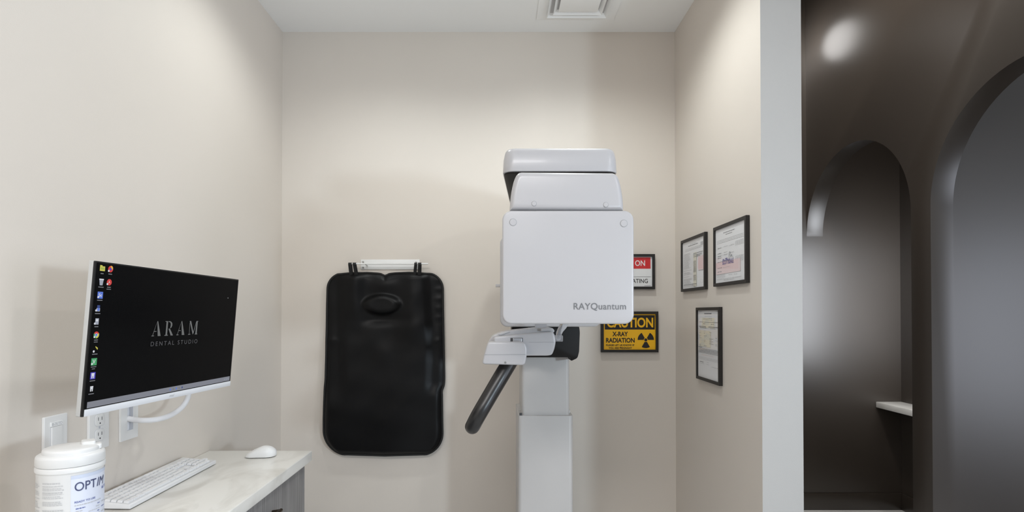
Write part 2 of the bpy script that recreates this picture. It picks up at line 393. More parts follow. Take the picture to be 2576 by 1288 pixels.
# rotating arm block
blk = [(1283, 528), (1570, 530), (1570, 512), (1568.5, 495), (1566, 478), (1563, 463), (1559.5, 450), (1557, 444), (1553.5, 438.5), (1549, 435), (1543, 433), (1312, 431), (1307, 432), (1303, 434.5), (1299, 439), (1295.5, 446), (1292, 456), (1289, 469), (1286.5, 482), (1284.5, 497), (1283.3, 512)]
b = MB(); b.prism(W(blk, 1.497), (0, .56, 0), bev=.016, seg=6, bev_back=.02); arm = b.build('rotating_arm', 'shell', t)
for (x, y) in ((1343.5, 512), (1524, 515)):
    c = at(x, y, 1.4968); b = MB(); b.lathe([(.0062, .002), (.0062, -.0004), (.0055, -.0010), (0.0001, -.0011)], c, 28, axis='Y')
    b.lathe([(.0070, .002), (.0070, -.0001), (.0001, -.0001)], c, 28, 1, axis='Y'); b.build('screw_cap', ['shell', 'seam'], arm)
# top arm
def loft(secs, name, mats, parent, mi=0, sub=0):
    tb = bmesh.new(); L = [[tb.verts.new(Vector(p)) for p in s_] for s_ in secs]; n = len(L[0])
    for A, B in zip(L, L[1:]):
        for k in range(n): tb.faces.new((A[k], A[(k + 1) % n], B[(k + 1) % n], B[k]))
    tb.faces.new(L[0]); tb.faces.new(L[-1]); m = MB(); m.add(tb); return m.build(name, mats, parent, 40)
ct0, ct1 = at(1263, 432, 1.66), at(1558, 371, 1.66)
def capring(ins, z, yfi=0):
    xm = (ct0.x + ct1.x) / 2
    return [(xm + (p[0] - xm) * (1 - .37 * (p[2] - 1.655)), p[2], z) for p in rr(ct0.x + ins, 1.655 + ins + yfi, ct1.x - ins, 2.48 - ins, .04 - min(ins, .02), n=10)]
zb, zt = ct0.z, ct1.z + .002
secs = [capring(.003, zb), capring(.0008, zb + .0012), capring(.0, zb + .004), capring(.002, zb + .04), capring(.006, zt - .014), capring(.0085, zt - .008), capring(.013, zt - .003), capring(.02, zt - .0006), capring(.03, zt)]
top = loft(secs, 'top_arm', 'shell', t)
secs = [capring(.006, zb - .004), capring(.0035, zb - .003), capring(.0035, zb - .0002)]
loft(secs, 'underside_trim', 'darkbox', top)
# chin rest unit
cy = 1.70
body = rounded([(1242, 847.5), (1300, 842), (1380, 835), (1391, 835), (1396, 843), (1398.5, 860), (1395, 878), (1389, 893), (1378, 895), (1242, 895)], 6)
b = MB(); b.prism(W(body, cy), (0, .17, 0), bev=.007, seg=4, bev_back=.01); chin = b.build('chin_rest_body', 'shell', t)
topc = rounded([(1227, 861), (1237, 846.5), (1253, 838.5), (1281, 832.5), (1343, 826), (1389, 824), (1396, 832), (1392, 838), (1330, 842), (1262, 850), (1242, 863)], 6)
b = MB(); b.prism(W(topc, cy + .035), (0, .12, 0), bev=.006, seg=3, bev_back=.008); b.build('top_cover', 'shell', chin)
b = MB(); b.prism(W(rounded([(1361, 826), (1390, 825), (1391, 832.5), (1361, 833.5)], 2), cy + .02), (0, .10, 0), bev=.002); b.build('raised_button', 'shellm', chin)
b = MB(); b.prism(W(rounded([(1252, 841), (1262, 836.5), (1281, 832), (1283.5, 834.5), (1258, 843.5)], 3), cy + .03), (0, .06, 0), bev=.001); b.build('key_pad', 'shellm', chin)
shell = rounded([(1227, 860), (1319, 860.5), (1325.5, 872), (1326, 884), (1324, 904), (1319.5, 919), (1212, 916.5), (1218, 890)], 9, 6)
b = MB(); b.prism(W(shell, 1.665), (0, .16, 0), bev=.008, seg=4, bev_back=.01); fs = b.build('front_shell', 'shell', chin)
b = MB(); q0, q1 = at(1219, 892, 1.6645), at(1324, 893, 1.6645); b.box(q0.x + .001, q1.x - .002, 1.6642, 1.668, q0.z - .0006, q0.z + .0004)
q = at(1271, 912, 1.664); b.lathe([(.0034, .003), (.0034, 0), (.002, -.0002), (.0018, .0008), (.0001, .0008)], q, 20, 1, axis='Y')
b.build('seam_and_screw', ['seam', 'screw'], fs)
q0, q1 = at(1284, 860, cy), at(1315, 850, cy)
b = MB(); b.box(q0.x, q1.x, cy - .0006, cy + .004, q0.z, q1.z, .0004); b.build('wheel_slot', 'slotdark', chin)
q0, q1 = at(1290, 860.5, cy - .003), at(1313, 850.5, cy - .003)
b = MB(); b.prism(rr(q0.x, q0.z, q1.x, q1.z, .002, y=cy - .004), (0, .006, 0), bev=.001); b.build('thumb_wheel', 'chrome', chin)
b = MB(); q0, q1 = at(1330, 861, cy), at(1397, 861.5, cy); b.box(q0.x, q1.x - .003, cy - .0005, cy + .001, q0.z - .0005, q0.z + .0003); b.build('seam', 'seam', chin)
# chin arm running back to the carriage
q0, q1 = at(1336, 890, 1.87), at(1386, 850, 1.87)
b = MB(); b.box(q0.x, q1.x, 1.86, 2.14, q0.z + .004, q1.z - .01, .008, 3); b.build('chin_arm', 'shellm', t)
# bite post and temple support in clear acrylic
q0, q1 = at(1346, 829, 1.78), at(1374, 800, 1.78)
b = MB(); b.prism(rr(q0.x, q0.z, q1.x, q1.z + .03, .004, y=1.765), (0, .03, 0), bev=.002); b.build('bite_post', 'clear', chin)
pth = [(1424, 800), (1418, 818), (1410, 830), (1406, 840), (1404, 850)]
b = MB(); b.tube([at(x, y, 1.80) for x, y in pth], [.013, .012, .010, .009, .009], 14, flat=(1, .6)); b.build('temple_support', 'clear', chin)
q0, q1 = at(1397, 859, 1.79), at(1416, 844, 1.79)
b = MB(); b.box(q0.x - .008, q1.x, 1.785, 1.815, q0.z, q1.z, .002); b.build('support_clamp', 'clear', chin)
b = MB(); b.tube([at(1329.5, 824, 1.76), at(1329.5, 838, 1.76)], .0012, 8, dome=False); b.build('guide_pin', 'chrome', chin)
# handle loop
pts = [at(1286, 905, 1.735), at(1262, 945, 1.71), at(1232, 996, 1.69), at(1204, 1044, 1.675), at(1189, 1072, 1.70), at(1192, 1066, 1.76), at(1214, 1030, 1.80), at(1262, 940, 1.81), at(1284, 903, 1.81)]
b = MB(); b.tube(pts, [.024, .0238, .0232, .0228, .0225, .0215, .021, .021, .021], 22, smooth=6); b.build('grab_handle', 'handle', t)

# ------------------------------------------------------------------ apron rack and lead apron
t = thing('apron_rack', (-.55, D, 1.50), 'white wall rack with a thin rod holding up the black apron', 'rack')
q0, q1 = at(908, 678, D), at(1056, 653, D)
b = MB(); b.box(q0.x, q1.x, D - .004, D, q0.z, q1.z, .001); b.build('wall_plate', 'metalwhite', t)
RY = 2.648
rz = at(985, 663.5, RY).z
b = MB(); b.tube([(at(885, 663, RY).x, RY, rz), (at(1077, 664, RY).x, RY, rz)], .0034, 14, dome=False)
for xx in (at(918, 663, RY).x, at(1044, 663, RY).x): b.tube([(xx, D - .004, rz - .004), (xx, RY, rz)], .0034, 12, dome=False)
b.build('rod', 'metalwhite', t)
for (x, y) in ((914, 659), (914, 673), (1047, 660)):
    q = at(x, y, D); b = MB(); b.lathe([(.0042, -.0035), (.0042, -.006), (.003, -.0072), (.0001, -.0074)], q, 16, axis='Y'); b.build('screw', 'screw', t)

t = thing('protective_apron', (-.55, 2.66, .80), 'long black vinyl x-ray apron with chest bulge hanging from the white rack', 'apron')
def itp(x, T):
    if x <= T[0][0]: return T[0][1]
    for (a, p), (c, q) in zip(T, T[1:]):
        if x <= c:
            k = (x - a) / (c - a); return p + (q - p) * k
    return T[-1][1]
XLt = [(687, 822.5), (760, 821), (900, 819), (955, 818), (975, 816), (1060, 814), (1146, 815)]
XRt = [(687, 1113), (740, 1113), (800, 1114), (900, 1116), (955, 1117), (970, 1116), (982, 1111), (1060, 1112), (1146, 1114)]
YT = [(0, 690), (.12, 687), (.3, 686.5), (.42, 688), (.47, 690), (.498, 694), (.525, 690), (.60, 687.5), (.8, 686), (1, 689)]
YBt = [(0, 1143), (.2, 1144.5), (.5, 1146), (.85, 1144), (1, 1143)]
def sm(e0, e1, x):
    k = max(0, min(1, (x - e0) / (e1 - e0))); return k * k * (3 - 2 * k)
def gs(x, s): return math.exp(-.5 * (x / s) ** 2)
NV, NU = 150, 96
def apron_xy(u, v):
    yt, yb = itp(u, YT), itp(u, YBt); y = yt + (yb - yt) * v
    xl, xr = itp(y, XLt), itp(y, XRt)
    top = y - 687; bot = 1145 - y
    for d_, rl, rrr in ((top, 40, 40), (bot, 62, 56)):
        if d_ < rl: xl += rl - math.sqrt(max(0, rl * rl - (rl - max(d_, 0)) ** 2))
        if d_ < rrr: xr -= rrr - math.sqrt(max(0, rrr * rrr - (rrr - max(d_, 0)) ** 2))
    return xl + (xr - xl) * u, y, xl, xr, yt, yb
def apron_d(x, y, xl, xr, yt, yb):
    d = .030 + .020 * sm(720, 1100, y)
    sh = 1 - sm(745, 850, y)
    d += .020 * gs(x - 893, 17) * sh + .016 * gs(x - 1041, 22) * (1 - sm(800, 900, y))
    d += .030 * sm(0, 1, 1.35 - ((x - 962) / 46) ** 2 - ((y - 766) / 25) ** 2)
    d -= .012 * gs(x - 962, 42) * gs(y - 803, 10)
    d += .010 * gs(y - 715, 16) * gs(x - 967, 25)
    d -= .010 * (1 - sm(846, 876, x + 4 * math.sin(y / 90))) * (1 - sm(930, 1040, y)) + .011 * sm(1062, 1088, x + 5 * math.sin(y / 80)) * (1 - sm(960, 1000, y))
    d += .003 * math.sin(x / 31 + y / 160) * sm(760, 900, y) + .004 * gs(x - 955 - (y - 880) * .35, 18) * gs(y - 880, 35)
    d += .004 * gs(y - 856, 5) * (1 - sm(834, 858, x)) + .004 * gs(y - 858, 5) * sm(1085, 1105, x) + .0025 * gs((y - 715) % 24 - 12, 4) * sm(1088, 1106, x) * (1 - sm(800, 830, y))
    d += .0015 * math.sin(y / 13 + x / 40) * math.sin(x / 23)
    e = min(x - xl, xr - x, y - yt, yb - y)
    d = .016 + (d - .016) * (.35 + .65 * math.sqrt(sm(0, 1, max(0, e) / 16)))
    return max(d, .014)
tb = bmesh.new(); gf, gb = [], []
for j in range(NV + 1):
    k = j / NV; v = k * k * (3 - 2 * k) * .5 + k * .5; a, c = [], []
    for i in range(NU + 1):
        u = i / NU; x, y, xl, xr, yt, yb = apron_xy(u, v)
        p = at(x, y, D - .032); d = apron_d(x, y, xl, xr, yt, yb)
        a.append(tb.verts.new((p.x, D - d, p.z))); c.append(tb.verts.new((p.x, D - max(.006, d - .024 * (1 if .02 < u < .98 and .01 < v < .99 else .55)), p.z)))
    gf.append(a); gb.append(c)
for j in range(NV):
    for i in range(NU):
        tb.faces.new((gf[j][i], gf[j][i + 1], gf[j + 1][i + 1], gf[j + 1][i])); tb.faces.new((gb[j][i], gb[j + 1][i], gb[j + 1][i + 1], gb[j][i + 1]))
    for i in (0, NU): tb.faces.new((gf[j][i], gf[j + 1][i], gb[j + 1][i], gb[j][i]))
for i in range(NU):
    for j in (0, NV): tb.faces.new((gf[j][i], gf[j][i + 1], gb[j][i + 1], gb[j][i]))
rim = [gf[0][i].co.copy() for i in range(0, NU + 1, 4)] + [gf[j][NU].co.copy() for j in range(3, NV - 2, 3)] + [gf[NV][i].co.copy() for i in range(NU, -1, -4)] + [gf[j][0].co.copy() for j in range(NV - 3, 2, -3)]
rim.append(rim[0].copy())
b = MB(); b.add(tb); b.build('body', 'vinyl', t, 60)
b = MB(); b.tube(rim, .0055, 10, smooth=2, dome=False); b.build('edge_binding', 'binding', t, 60)
def strap(top_px, bot_px, wpx, name='hanging_strap'):
    hw = wpx / 2 * RY / F; b = MB()
    pt = at(top_px[0], top_px[1], RY); pb = at(bot_px[0], bot_px[1], D - .034)
    fr = [(pb.x, D - .036, pb.z), (pt.x, RY - .0058, rz - .004), (pt.x, RY - .0035, rz + .0045), (pt.x, RY + .0035, rz + .0045), (pt.x, RY + .0058, rz - .004), (pb.x, D - .026, pb.z)]
    tb = bmesh.new(); sec = []
    for i, p in enumerate(fr):
        p = Vector(p); q0, q1 = Vector(fr[max(i - 1, 0)]), Vector(fr[min(i + 1, len(fr) - 1)]); d = (q1 - q0).normalized()
        n = Vector((1, 0, 0)).cross(d).normalized() * .0008
        sec.append([tb.verts.new(p + Vector((sx * hw, 0, 0)) + n * sn) for sx, sn in ((-1, -1), (1, -1), (1, 1), (-1, 1))])
    for A, B in zip(sec, sec[1:]):
        for k in range(4): tb.faces.new((A[k], A[(k + 1) % 4], B[(k + 1) % 4], B[k]))
    tb.faces.new(sec[0]); tb.faces.new(sec[-1]); b.add(tb); b.build(name, 'binding', t)
strap((881, 662), (883.5, 692), 8.6); strap((892, 662), (896.5, 692), 8.2); strap((1046, 663), (1043, 692), 7); strap((1056, 663), (1055, 692), 8.4)

# ------------------------------------------------------------------ framed signs on the back wall
def frame_parts(t, c, U, V, N, w_, h_, bar, dep, name='frame'):
    """picture frame: c centre on the wall, U/V in-plane directions, N out of the wall"""
    P = lambda u, v, n: c + U * u + V * v + N * n
    b = MB(); a, q = w_ / 2, h_ / 2; tb = bmesh.new(); L = []
    for (x, y, n) in ((a, q, .001), (a, q, dep - .001), (a - .001, q - .001, dep), (a - bar, q - bar, dep), (a - bar, q - bar, .004), (a - bar, q - bar, .001)):
        L.append([tb.verts.new(P(sx * x, sy * y, n)) for sx, sy in ((-1, -1), (1, -1), (1, 1), (-1, 1))])
    for A, B in zip(L, L[1:] + L[:1]):
        for k in range(4): tb.faces.new((A[k], A[(k + 1) % 4], B[(k + 1) % 4], B[k]))
    b.add(tb); b.build(name, 'frame', t, 20)
    return P
UX, VZ, NY = Vector((1, 0, 0)), Vector((0, 0, 1)), Vector((0, -1, 0))
def sheet(b, P, w_, h_, n0, n1, mi=0):
    tb = bmesh.new(); L = [[tb.verts.new(P(sx * w_ / 2, sy * h_ / 2, n)) for sx, sy in ((-1, -1), (1, -1), (1, 1), (-1, 1))] for n in (n0, n1)]
    tb.faces.new(L[0]); tb.faces.new(L[1])
    for k in range(4): tb.faces.new((L[0][k], L[0][(k + 1) % 4], L[1][(k + 1) % 4], L[1][k]))
    b.add(tb, mi)
def pane(b, P, w_, h_, n):
    b.poly([P(sx * w_ / 2, sy * h_ / 2, n) for sx, sy in ((-1, -1), (1, -1), (1, 1), (-1, 1))])
def rect(b, P, u0, u1, v0, v1, n, mi): b.poly([P(u0, v0, n), P(u1, v0, n), P(u1, v1, n), P(u0, v1, n)], mi)

# yellow caution sign
DEP = .020; YS = D - DEP
a0, a1 = at(1512.5, 886.5, YS), at(1656.5, 783.5, YS)
c = Vector(((a0.x + a1.x) / 2, D, (a0.z + a1.z) / 2)); w_, h_ = a1.x - a0.x, a1.z - a0.z
t = thing('caution_sign', c, 'black framed yellow caution x-ray radiation sign low on the back wall', 'sign')
P = frame_parts(t, c, UX, VZ, NY, w_, h_, .0125, DEP)
b = MB(); sheet(b, P, w_ - .025, h_ - .025, .002, .012, 0)
SS = YS + .008
def spx(x, y):
    q = at(x, y, SS); return q.x - c.x, q.z - c.z
def prect(x0, y0, x1, y1, n, mi):
    u0, v0 = spx(x0, y1); u1, v1 = spx(x1, y0); rect(b, P, u0, u1, v0, v1, n, mi)
def ptext(s_, x0, y0, x1, y1, mi, n=.0128, bold=.02, space=1.0):
    u0, v0 = spx(x0, y1); u1, v1 = spx(x1, y0); b.text(s_, lambda u, v: P(u, v, n), u0, u1, v0, v1, mi, bold, space)
prect(1521.5, 793, 1647, 829, .0123, 1)
ptext('CAUTION', 1527, 799, 1643, 824, 0, bold=.03)
ptext('X-RAY', 1540.5, 834.5, 1579.5, 846, 1, bold=.03)
ptext('RADIATION', 1524.5, 850, 1596.5, 862, 1, bold=.03)
ptext('PLEASE LET US KNOW IF', 1524.5, 866, 1595.5, 870.5, 1, bold=.03); ptext('YOU ARE PREGNANT', 1531, 873, 1589.5, 877.5, 1, bold=.03)
tu, tv = spx(1624.5, 855); sc = 1 / F * SS
def sector(a0_, a1_, r0, r1):
    pts = [(r1, a0_ + (a1_ - a0_) * k / 12) for k in range(13)] + [(r0, a1_ - (a1_ - a0_) * k / 6) for k in range(7)]
    b.poly([P(tu + r * sc * math.cos(math.radians(a)), tv + r * sc * math.sin(math.radians(a)), .0126) for r, a in pts], 1)
for a in (270, 30, 150): sector(a - 30, a + 30, 5.2, 20.5)
b.poly([P(tu + 3.8 * sc * math.cos(2 * math.pi * k / 24), tv + 3.8 * sc * math.sin(2 * math.pi * k / 24), .0126) for k in range(24)], 1)
b.build('sign_face', ['signyellow', 'signblack'], t, 0)

# red and white sign above it, mostly behind the machine
a0, a1 = at(1522, 727.5, YS), at(1648, 639, YS)
c = Vector(((a0.x + a1.x) / 2, D, (a0.z + a1.z) / 2)); w_, h_ = a1.x - a0.x, a1.z - a0.z
t = thing('warning_sign', c, 'black framed white sign with red band half hidden behind the machine', 'sign')
P = frame_parts(t, c, UX, VZ, NY, w_, h_, .0125, DEP)
b = MB(); sheet(b, P, w_ - .025, h_ - .025, .002, .012, 0)
prect(1533, 647.5, 1636.5, 676, .0123, 1)
ptext('ON', 1597.5, 655, 1622.5, 669, 0, bold=.012)
prect(1533, 696, 1637, 696.7, .0123, 2)
ptext('ATING', 1590.5, 701.5, 1629.5, 712, 2, bold=.008); prect(1621, 718, 1637, 719.6, .0123, 3)
b.build('sign_face', ['signwhite', 'signred', 'signblack', 'inkgrey'], t, 0)
b = MB(); pane(b, P, w_ - .025, h_ - .025, .0148); b.build('glass_pane', 'glass', t, 0)

# ------------------------------------------------------------------ certificates on the right wall
DC = .014; XS = XR - DC
def cert(px, label, style, dep=DC):
    """px: far-left x, near-right x, and top/bottom at the far-left edge of the front face"""
    q0 = atX(px[0], px[3], XR - dep); q1 = atX(px[1], px[2], XR - dep); qt = atX(px[0], px[2], XR - dep)
    y0, y1 = q0.y, q1.y; z0, z1 = q0.z, qt.z
    c = Vector((XR, (y0 + y1) / 2, (z0 + z1) / 2)); w_, h_ = y0 - y1, z1 - z0
    t = thing('framed_certificate', c, label, 'certificate', 'framed certificates on the right wall')
    P = frame_parts(t, c, Vector((0, -1, 0)), VZ, Vector((-1, 0, 0)), w_, h_, .012, dep)
    pw, ph = w_ - .024, h_ - .024; n = .0082; nn = [n]
    b = MB(); sheet(b, P, pw, ph, .002, .008, 0)
    def R(u0, u1, v0, v1, mi):   # fractions from top-left
        nn[0] += .000006
        rect(b, P, (u0 - .5) * pw, (u1 - .5) * pw, (.5 - v1) * ph, (.5 - v0) * ph, nn[0], mi)
    def words(u0, u1, v, hgt, mi, gap=.012, ws=(.02, .06)):
        u = u0
        while u < u1:
            e = min(u1, u + random.uniform(*ws)); R(u, e, v, v + hgt, mi); u = e + gap
    if style == 0:
        words(.36, .64, .07, .010, 1); words(.28, .70, .10, .018, 2, .01)
        for v in (.16, .18, .20): words(.14, .88, v, .007, 1)
        R(.83, .93, .10, .17, 1)
        for k in range(30):
            if random.random() < .85: words(.06, random.uniform(.28, .44), .26 + k * .022, .007, 1)
        R(.52, .66, .28, .97, 4); R(.52, .64, .30, .32, 1); words(.53, .94, .29, .012, 2); words(.53, .90, .33, .012, 2); words(.53, .8, .36, .012, 2)
        for k in range(14): words(.53, .64, .45 + k * .017, .009, 2)
        for k in range(6): words(.53, .64, .74 + k * .02, .009, 2)
        R(.74, .96, .38, .66, 3); R(.78, .95, .45, .62, 5)
        words(.06, .66, .915, .012, 2, ws=(.03, .1)); words(.06, .6, .95, .008, 1)
    elif style == 1:
        words(.28, .66, .09, .014, 2, .008); words(.36, .58, .13, .012, 2, .008)
        for v in (.21, .235, .26): words(.06, .93, v, .008, 1)
        for (a, v) in ((.08, .35), (.08, .45), (.08, .50), (.08, .535)): words(a, a + .13, v, .010, 2)
        for (a, v) in ((.30, .345), (.30, .45), (.30, .49), (.5, .35), (.5, .48)): words(a, a + .13, v, .008, 1)
        for k in range(4): words(.68, .93, .31 + k * .022, .007, 1)
        for k in range(5): words(.68, .93, .57 + k * .022, .007, 1)
        R(.02, .84, .62, .84, 3); R(.16, .30, .66, .80, 5); R(.48, .62, .66, .80, 5)
        words(.08, .5, .61, .010, 2); words(.08, .24, .72, .012, 2); words(.28, .5, .725, .008, 1); words(.08, .22, .79, .012, 2)
        for (v0, k0) in ((.845, 4),):
            for k in range(k0): words(.06, .34, v0 + k * .018, .005, 1)
        words(.46, .58, .87, .008, 1); words(.64, .74, .875, .008, 1); words(.06, .86, .93, .009, 1); words(.3, .65, .955, .008, 1)
        for (a, v) in ((.28, .55), (.29, .575), (.30, .60)): pass
        f = lambda u, v: P(u, v, .0101)
        b.text('SCOTTSDALE', f, (.26 - .5) * pw, (.63 - .5) * pw, (.5 - .675) * ph, (.5 - .59) * ph, 6, .015)
        R(.27, .31, .575, .59, 6); R(.35, .42, .565, .58, 6)
        sg = [(.47, .64), (.49, .60), (.485, .52), (.505, .47), (.53, .485), (.52, .53), (.545, .56), (.57, .52), (.575, .555), (.61, .56)]
        b.tube([P((u - .5) * pw, (.5 - v) * ph, .0101) for u, v in sg], .0006, 5, 2, dome=False)
    else:
        words(.03, .2, .012, .006, 2); words(.86, .98, .012, .006, 2)
        words(.32, .66, .040, .016, 2, .006); words(.34, .66, .085, .005, 1); R(.2, .8, .11, .26, 4)
        words(.28, .7, .115, .006, 2); words(.28, .7, .137, .006, 2)
        words(.08, .94, .170, .007, 2, .01); words(.26, .36, .195, .010, 2); words(.64, .76, .198, .008, 2)
        words(.06, .40, .235, .010, 2, .008); words(.52, .96, .238, .010, 2, .008); words(.10, .42, .255, .008, 2); words(.60, .84, .262, .008, 1)
        R(.08, .62, .30, .54, 4)
        for k in range(13):
            for (a, e) in ((.06, .24), (.30, .46), (.56, .78), (.84, .96)):
                if random.random() < .6: words(a, random.uniform(a + .06, e), .30 + k * .0185, .005, 2 if random.random() < .4 else 1)
        R(.03, .2, .547, .554, 2)
        for k in range(7): words(.06, .97, .565 + k * .011, .004, 2, .008)
        words(.2, .8, .66, .006, 3)
        for k in range(4): words(.05, .97, .695 + k * .011, .003, 1, .008)
        words(.12, .30, .765, .010, 2, .004); words(.10, .34, .79, .006, 1); words(.46, .54, .76, .006, 1); words(.44, .56, .79, .006, 1); words(.68, .96, .81, .006, 1)
    b.build('document', ['paper', 'inkgrey', 'inkdark', 'inkpink', 'inkcream', 'inkpink', 'inkblue'], t, 0)
    b = MB(); pane(b, P, pw, ph, .0112); b.build('glass_pane', 'glass', t, 0)
cert((1712.5, 1772, 606.5, 734.5), 'framed landscape certificate with grey stripe, top row nearest the corner', 0)
cert((1794, 1876, 573.5, 721.5), 'framed certificate with blue stamp and pink seals, nearest the wall end', 1)
cert((1750.5, 1808.5, 773.8, 951.5), 'framed portrait certificate hanging alone below the upper two', 2)

# ------------------------------------------------------------------ counter, cabinet
CTZ = .900; XE = -.674
b = MB(); b.box(XL + .001, XE, .45, 2.033, CTZ - .036, CTZ, .0035, 3)
tag(b.build('countertop', 'quartz'), 'cream quartz countertop along the left wall under the monitor', 'countertop')
t = thing('base_cabinet', (-.86, 1.25, 0), 'grey wood grain base cabinet under the cream countertop', 'cabinet')
CF = -.690
b = MB(); b.box(XL + .002, CF - .02, .47, 2.012, .1, CTZ - .0365); b.box(XL + .002, CF - .08, .49, 2.0, 0, .1); b.build('body', 'laminate', t)
b = MB(); b.box(CF - .02, CF - .004, 1.985, 2.012, .1, CTZ - .040, .001); b.build('end_stile', 'laminate', t)
for y0, y1 in ((.475, 1.228), (1.232, 1.982)):
    b = MB(); b.box(CF - .0195, CF, y0, y1, .70, CTZ - .046, .0015); dr = b.build('drawer', 'laminate', t)
    yc = (y0 + y1) / 2 + .03
    b = MB(); hz = .790
    b.tube([(CF - .002, yc - .08, hz), (CF + .022, yc - .08, hz + .004), (CF + .026, yc - .07, hz + .006), (CF + .026, yc + .07, hz + .006), (CF + .022, yc + .08, hz + .004), (CF - .002, yc + .08, hz)], .0055, 10, smooth=3)
    b.build('pull_handle', 'bronze', dr)
    b = MB(); b.box(CF - .0195, CF, y0, y1, .105, .695, .0015); b.build('door', 'laminate', t)

# ------------------------------------------------------------------ monitor
TL, TR, BR, BL = Vector((-.813, 1.135, 1.499)), Vector((-.774, 1.674, 1.493)), Vector((-.798, 1.671, 1.179)), Vector((-.837, 1.132, 1.185))
U = (TR - TL).normalized(); V = (TL - BL); V = (V - U * V.dot(U)).normalized(); N = U.cross(V)
MWd, MHt = .540, .3146
def Q(u, v, n): return BL + U * u + V * v + N * n
t = thing('monitor', BL + U * .27 - N * .03, 'flat white computer monitor with black desktop screen above the counter', 'monitor')
def slab(b, u0, u1, v0, v1, n0, n1, bev=0, mi=0, r=None):
    loop = [Q(p[0], p[2], n1) for p in rr(u0, v0, u1, v1, r or .001, n=3)]
    b.prism(loop, N * (n0 - n1), bev=bev, seg=2, mi=mi)
b = MB(); slab(b, 0, MWd, 0, MHt, -.0035, 0, .0004, r=.002); bez = b.build('bezel', 'monblack', t)
b = MB(); slab(b, -.0004, MWd + .0004, -.0004, MHt + .0004, -.0125, -.0035, .0005, r=.003)
b.prism([Q(p[0], p[2], -.013) for p in rr(.06, .03, .48, .26, .02)], N * -.026, bev_back=.012); b.build('back_shell', 'mongrey', t)
CH = .0140
b = MB(); slab(b, .0055, MWd, 0, CH, -.001, .0012, .0005, r=.001); b.build('chin_bar', 'monwhite', t)
b = MB(); slab(b, .004, MWd - .003, CH + .0012, MHt - .003, -.001, .0004); scr = b.build('screen', 'screen', t)
def px2uv(x, y):
    r = ray(x, y); o_ = Vector((0, 0, CZ)); k = (BL - o_).dot(N) / r.dot(N); p = o_ + r * k - BL; return p.dot(U), p.dot(V)
# MSI mark on the chin
u, v = px2uv(431, 994.5)
b = MB(); b.text('msi', lambda a, c_: Q(a, c_, .0014), u - .0095, u + .0095, CH / 2 - .003, CH / 2 + .003, 0, .02, 1, .3); b.build('maker_mark', 'inkgrey', t, 0)
# desktop
ic = MB(); icm = ['sw_task', 'sw_logo', 'i_yellow', 'i_red', 'i_orange', 'i_grey', 'i_blue', 'i_navy', 'i_white', 'i_green', 'i_purple', 'i_lime', 'i_text', 'i_dim']
lev = [.0006]
def sr(u0, u1, v0, v1, mi):
    lev[0] += .00002; ic.poly([Q(u0, v0, lev[0]), Q(u1, v0, lev[0]), Q(u1, v1, lev[0]), Q(u0, v1, lev[0])], mi)
def sdisc(u, v, r, mi, a0=0, a1=360, r0=0):
    lev[0] += .00002; n = 24
    pts = [(u + r * math.cos(math.radians(a0 + (a1 - a0) * k / n)), v + r * math.sin(math.radians(a0 + (a1 - a0) * k / n))) for k in range(n + (0 if a1 - a0 == 360 else 1))]
    if a1 - a0 != 360: pts.append((u, v))
    ic.poly([Q(a, c_, lev[0]) for a, c_ in pts], mi)
def sp(pts, mi):
    lev[0] += .00002; ic.poly([Q(a, c_, lev[0]) for a, c_ in pts], mi)
def st(s_, u0, u1, v0, v1, mi, bold=0, space=1.0):
    lev[0] += .00002; L = lev[0]; ic.text(s_, lambda a, c_: Q(a, c_, L), u0, u1, v0, v1, mi, bold, space)
sr(.0105, MWd - .006, CH + .0022, CH + .0148, 0)
for k, mi in enumerate((6, 12, 6, 12, 7)):
    uu = .2675 + k * .0115; sr(uu - .0022, uu + .0022, CH + .0062, CH + .0105, mi)
for k in range(3): sr(.505 + k * .009, .509 + k * .009, CH + .007, CH + .0095, 5)
# icons
S = .0067
def cap_(u, v, w0=.014): sr(u - w0 / 2, u + w0 / 2, v - S - .0045, v - S - .0028, 12)
def shortcut(u, v): sdisc(u - S * .7, v - S * .6, .0022, 8)
pos = [px2uv(*p) for p in ((257, 675.5), (254, 709.5), (251, 742.5), (245.5, 776), (242.2, 809), (241, 842.5), (238, 878), (234.8, 910), (231.7, 945), (228.5, 978))]
u, v = pos[0]; sr(u - S, u + S, v - S * .75, v + S * .7, 2); sr(u - S, u - S * .1, v + S * .7, v + S, 2); sr(u - S * .7, u + S * .7, v - S * .3, v + S * .3, 11); cap_(u, v, .008)
u, v = pos[1]; sp([(u - S * .55, v - S), (u + S * .55, v - S), (u + S * .85, v + S * .9), (u - S * .85, v + S * .9)], 5); sr(u - S * .9, u + S * .9, v + S * .65, v + S, 8); cap_(u, v)
u, v = pos[2]; sr(u - S * 1.05, u + S * 1.05, v - S * 1.05, v + S * 1.05, 6); st('Sc', u - S * .6, u + S * .7, v - S * .45, v + S * .55, 8, .02); shortcut(u, v); cap_(u, v)
u, v = pos[3]; sr(u - S * .4, u + S * .7, v - S * .4, v + S, 7); sr(u - S * .6, u + S * .8, v - S * .9, v + S * .1, 5); sdisc(u + S * .2, v - S * .3, .003, 6); shortcut(u, v); cap_(u, v)
u, v = pos[4]; sr(u - S * .6, u + S * .75, v - S * .9, v + S, 5); sr(u - S * .4, u + S * .5, v + S * .1, v + S * .7, 8); shortcut(u, v); cap_(u, v, .010)
u, v = pos[5]; sdisc(u, v, S * 1.05, 3, 30, 150); sdisc(u, v, S * 1.05, 9, 150, 270); sdisc(u, v, S * 1.05, 2, 270, 390); sdisc(u, v, S * .5, 8); sdisc(u, v, S * .38, 6); shortcut(u, v); cap_(u, v, .010); sr(u - .005, u + .005, v - S - .0085, v - S - .007, 12)
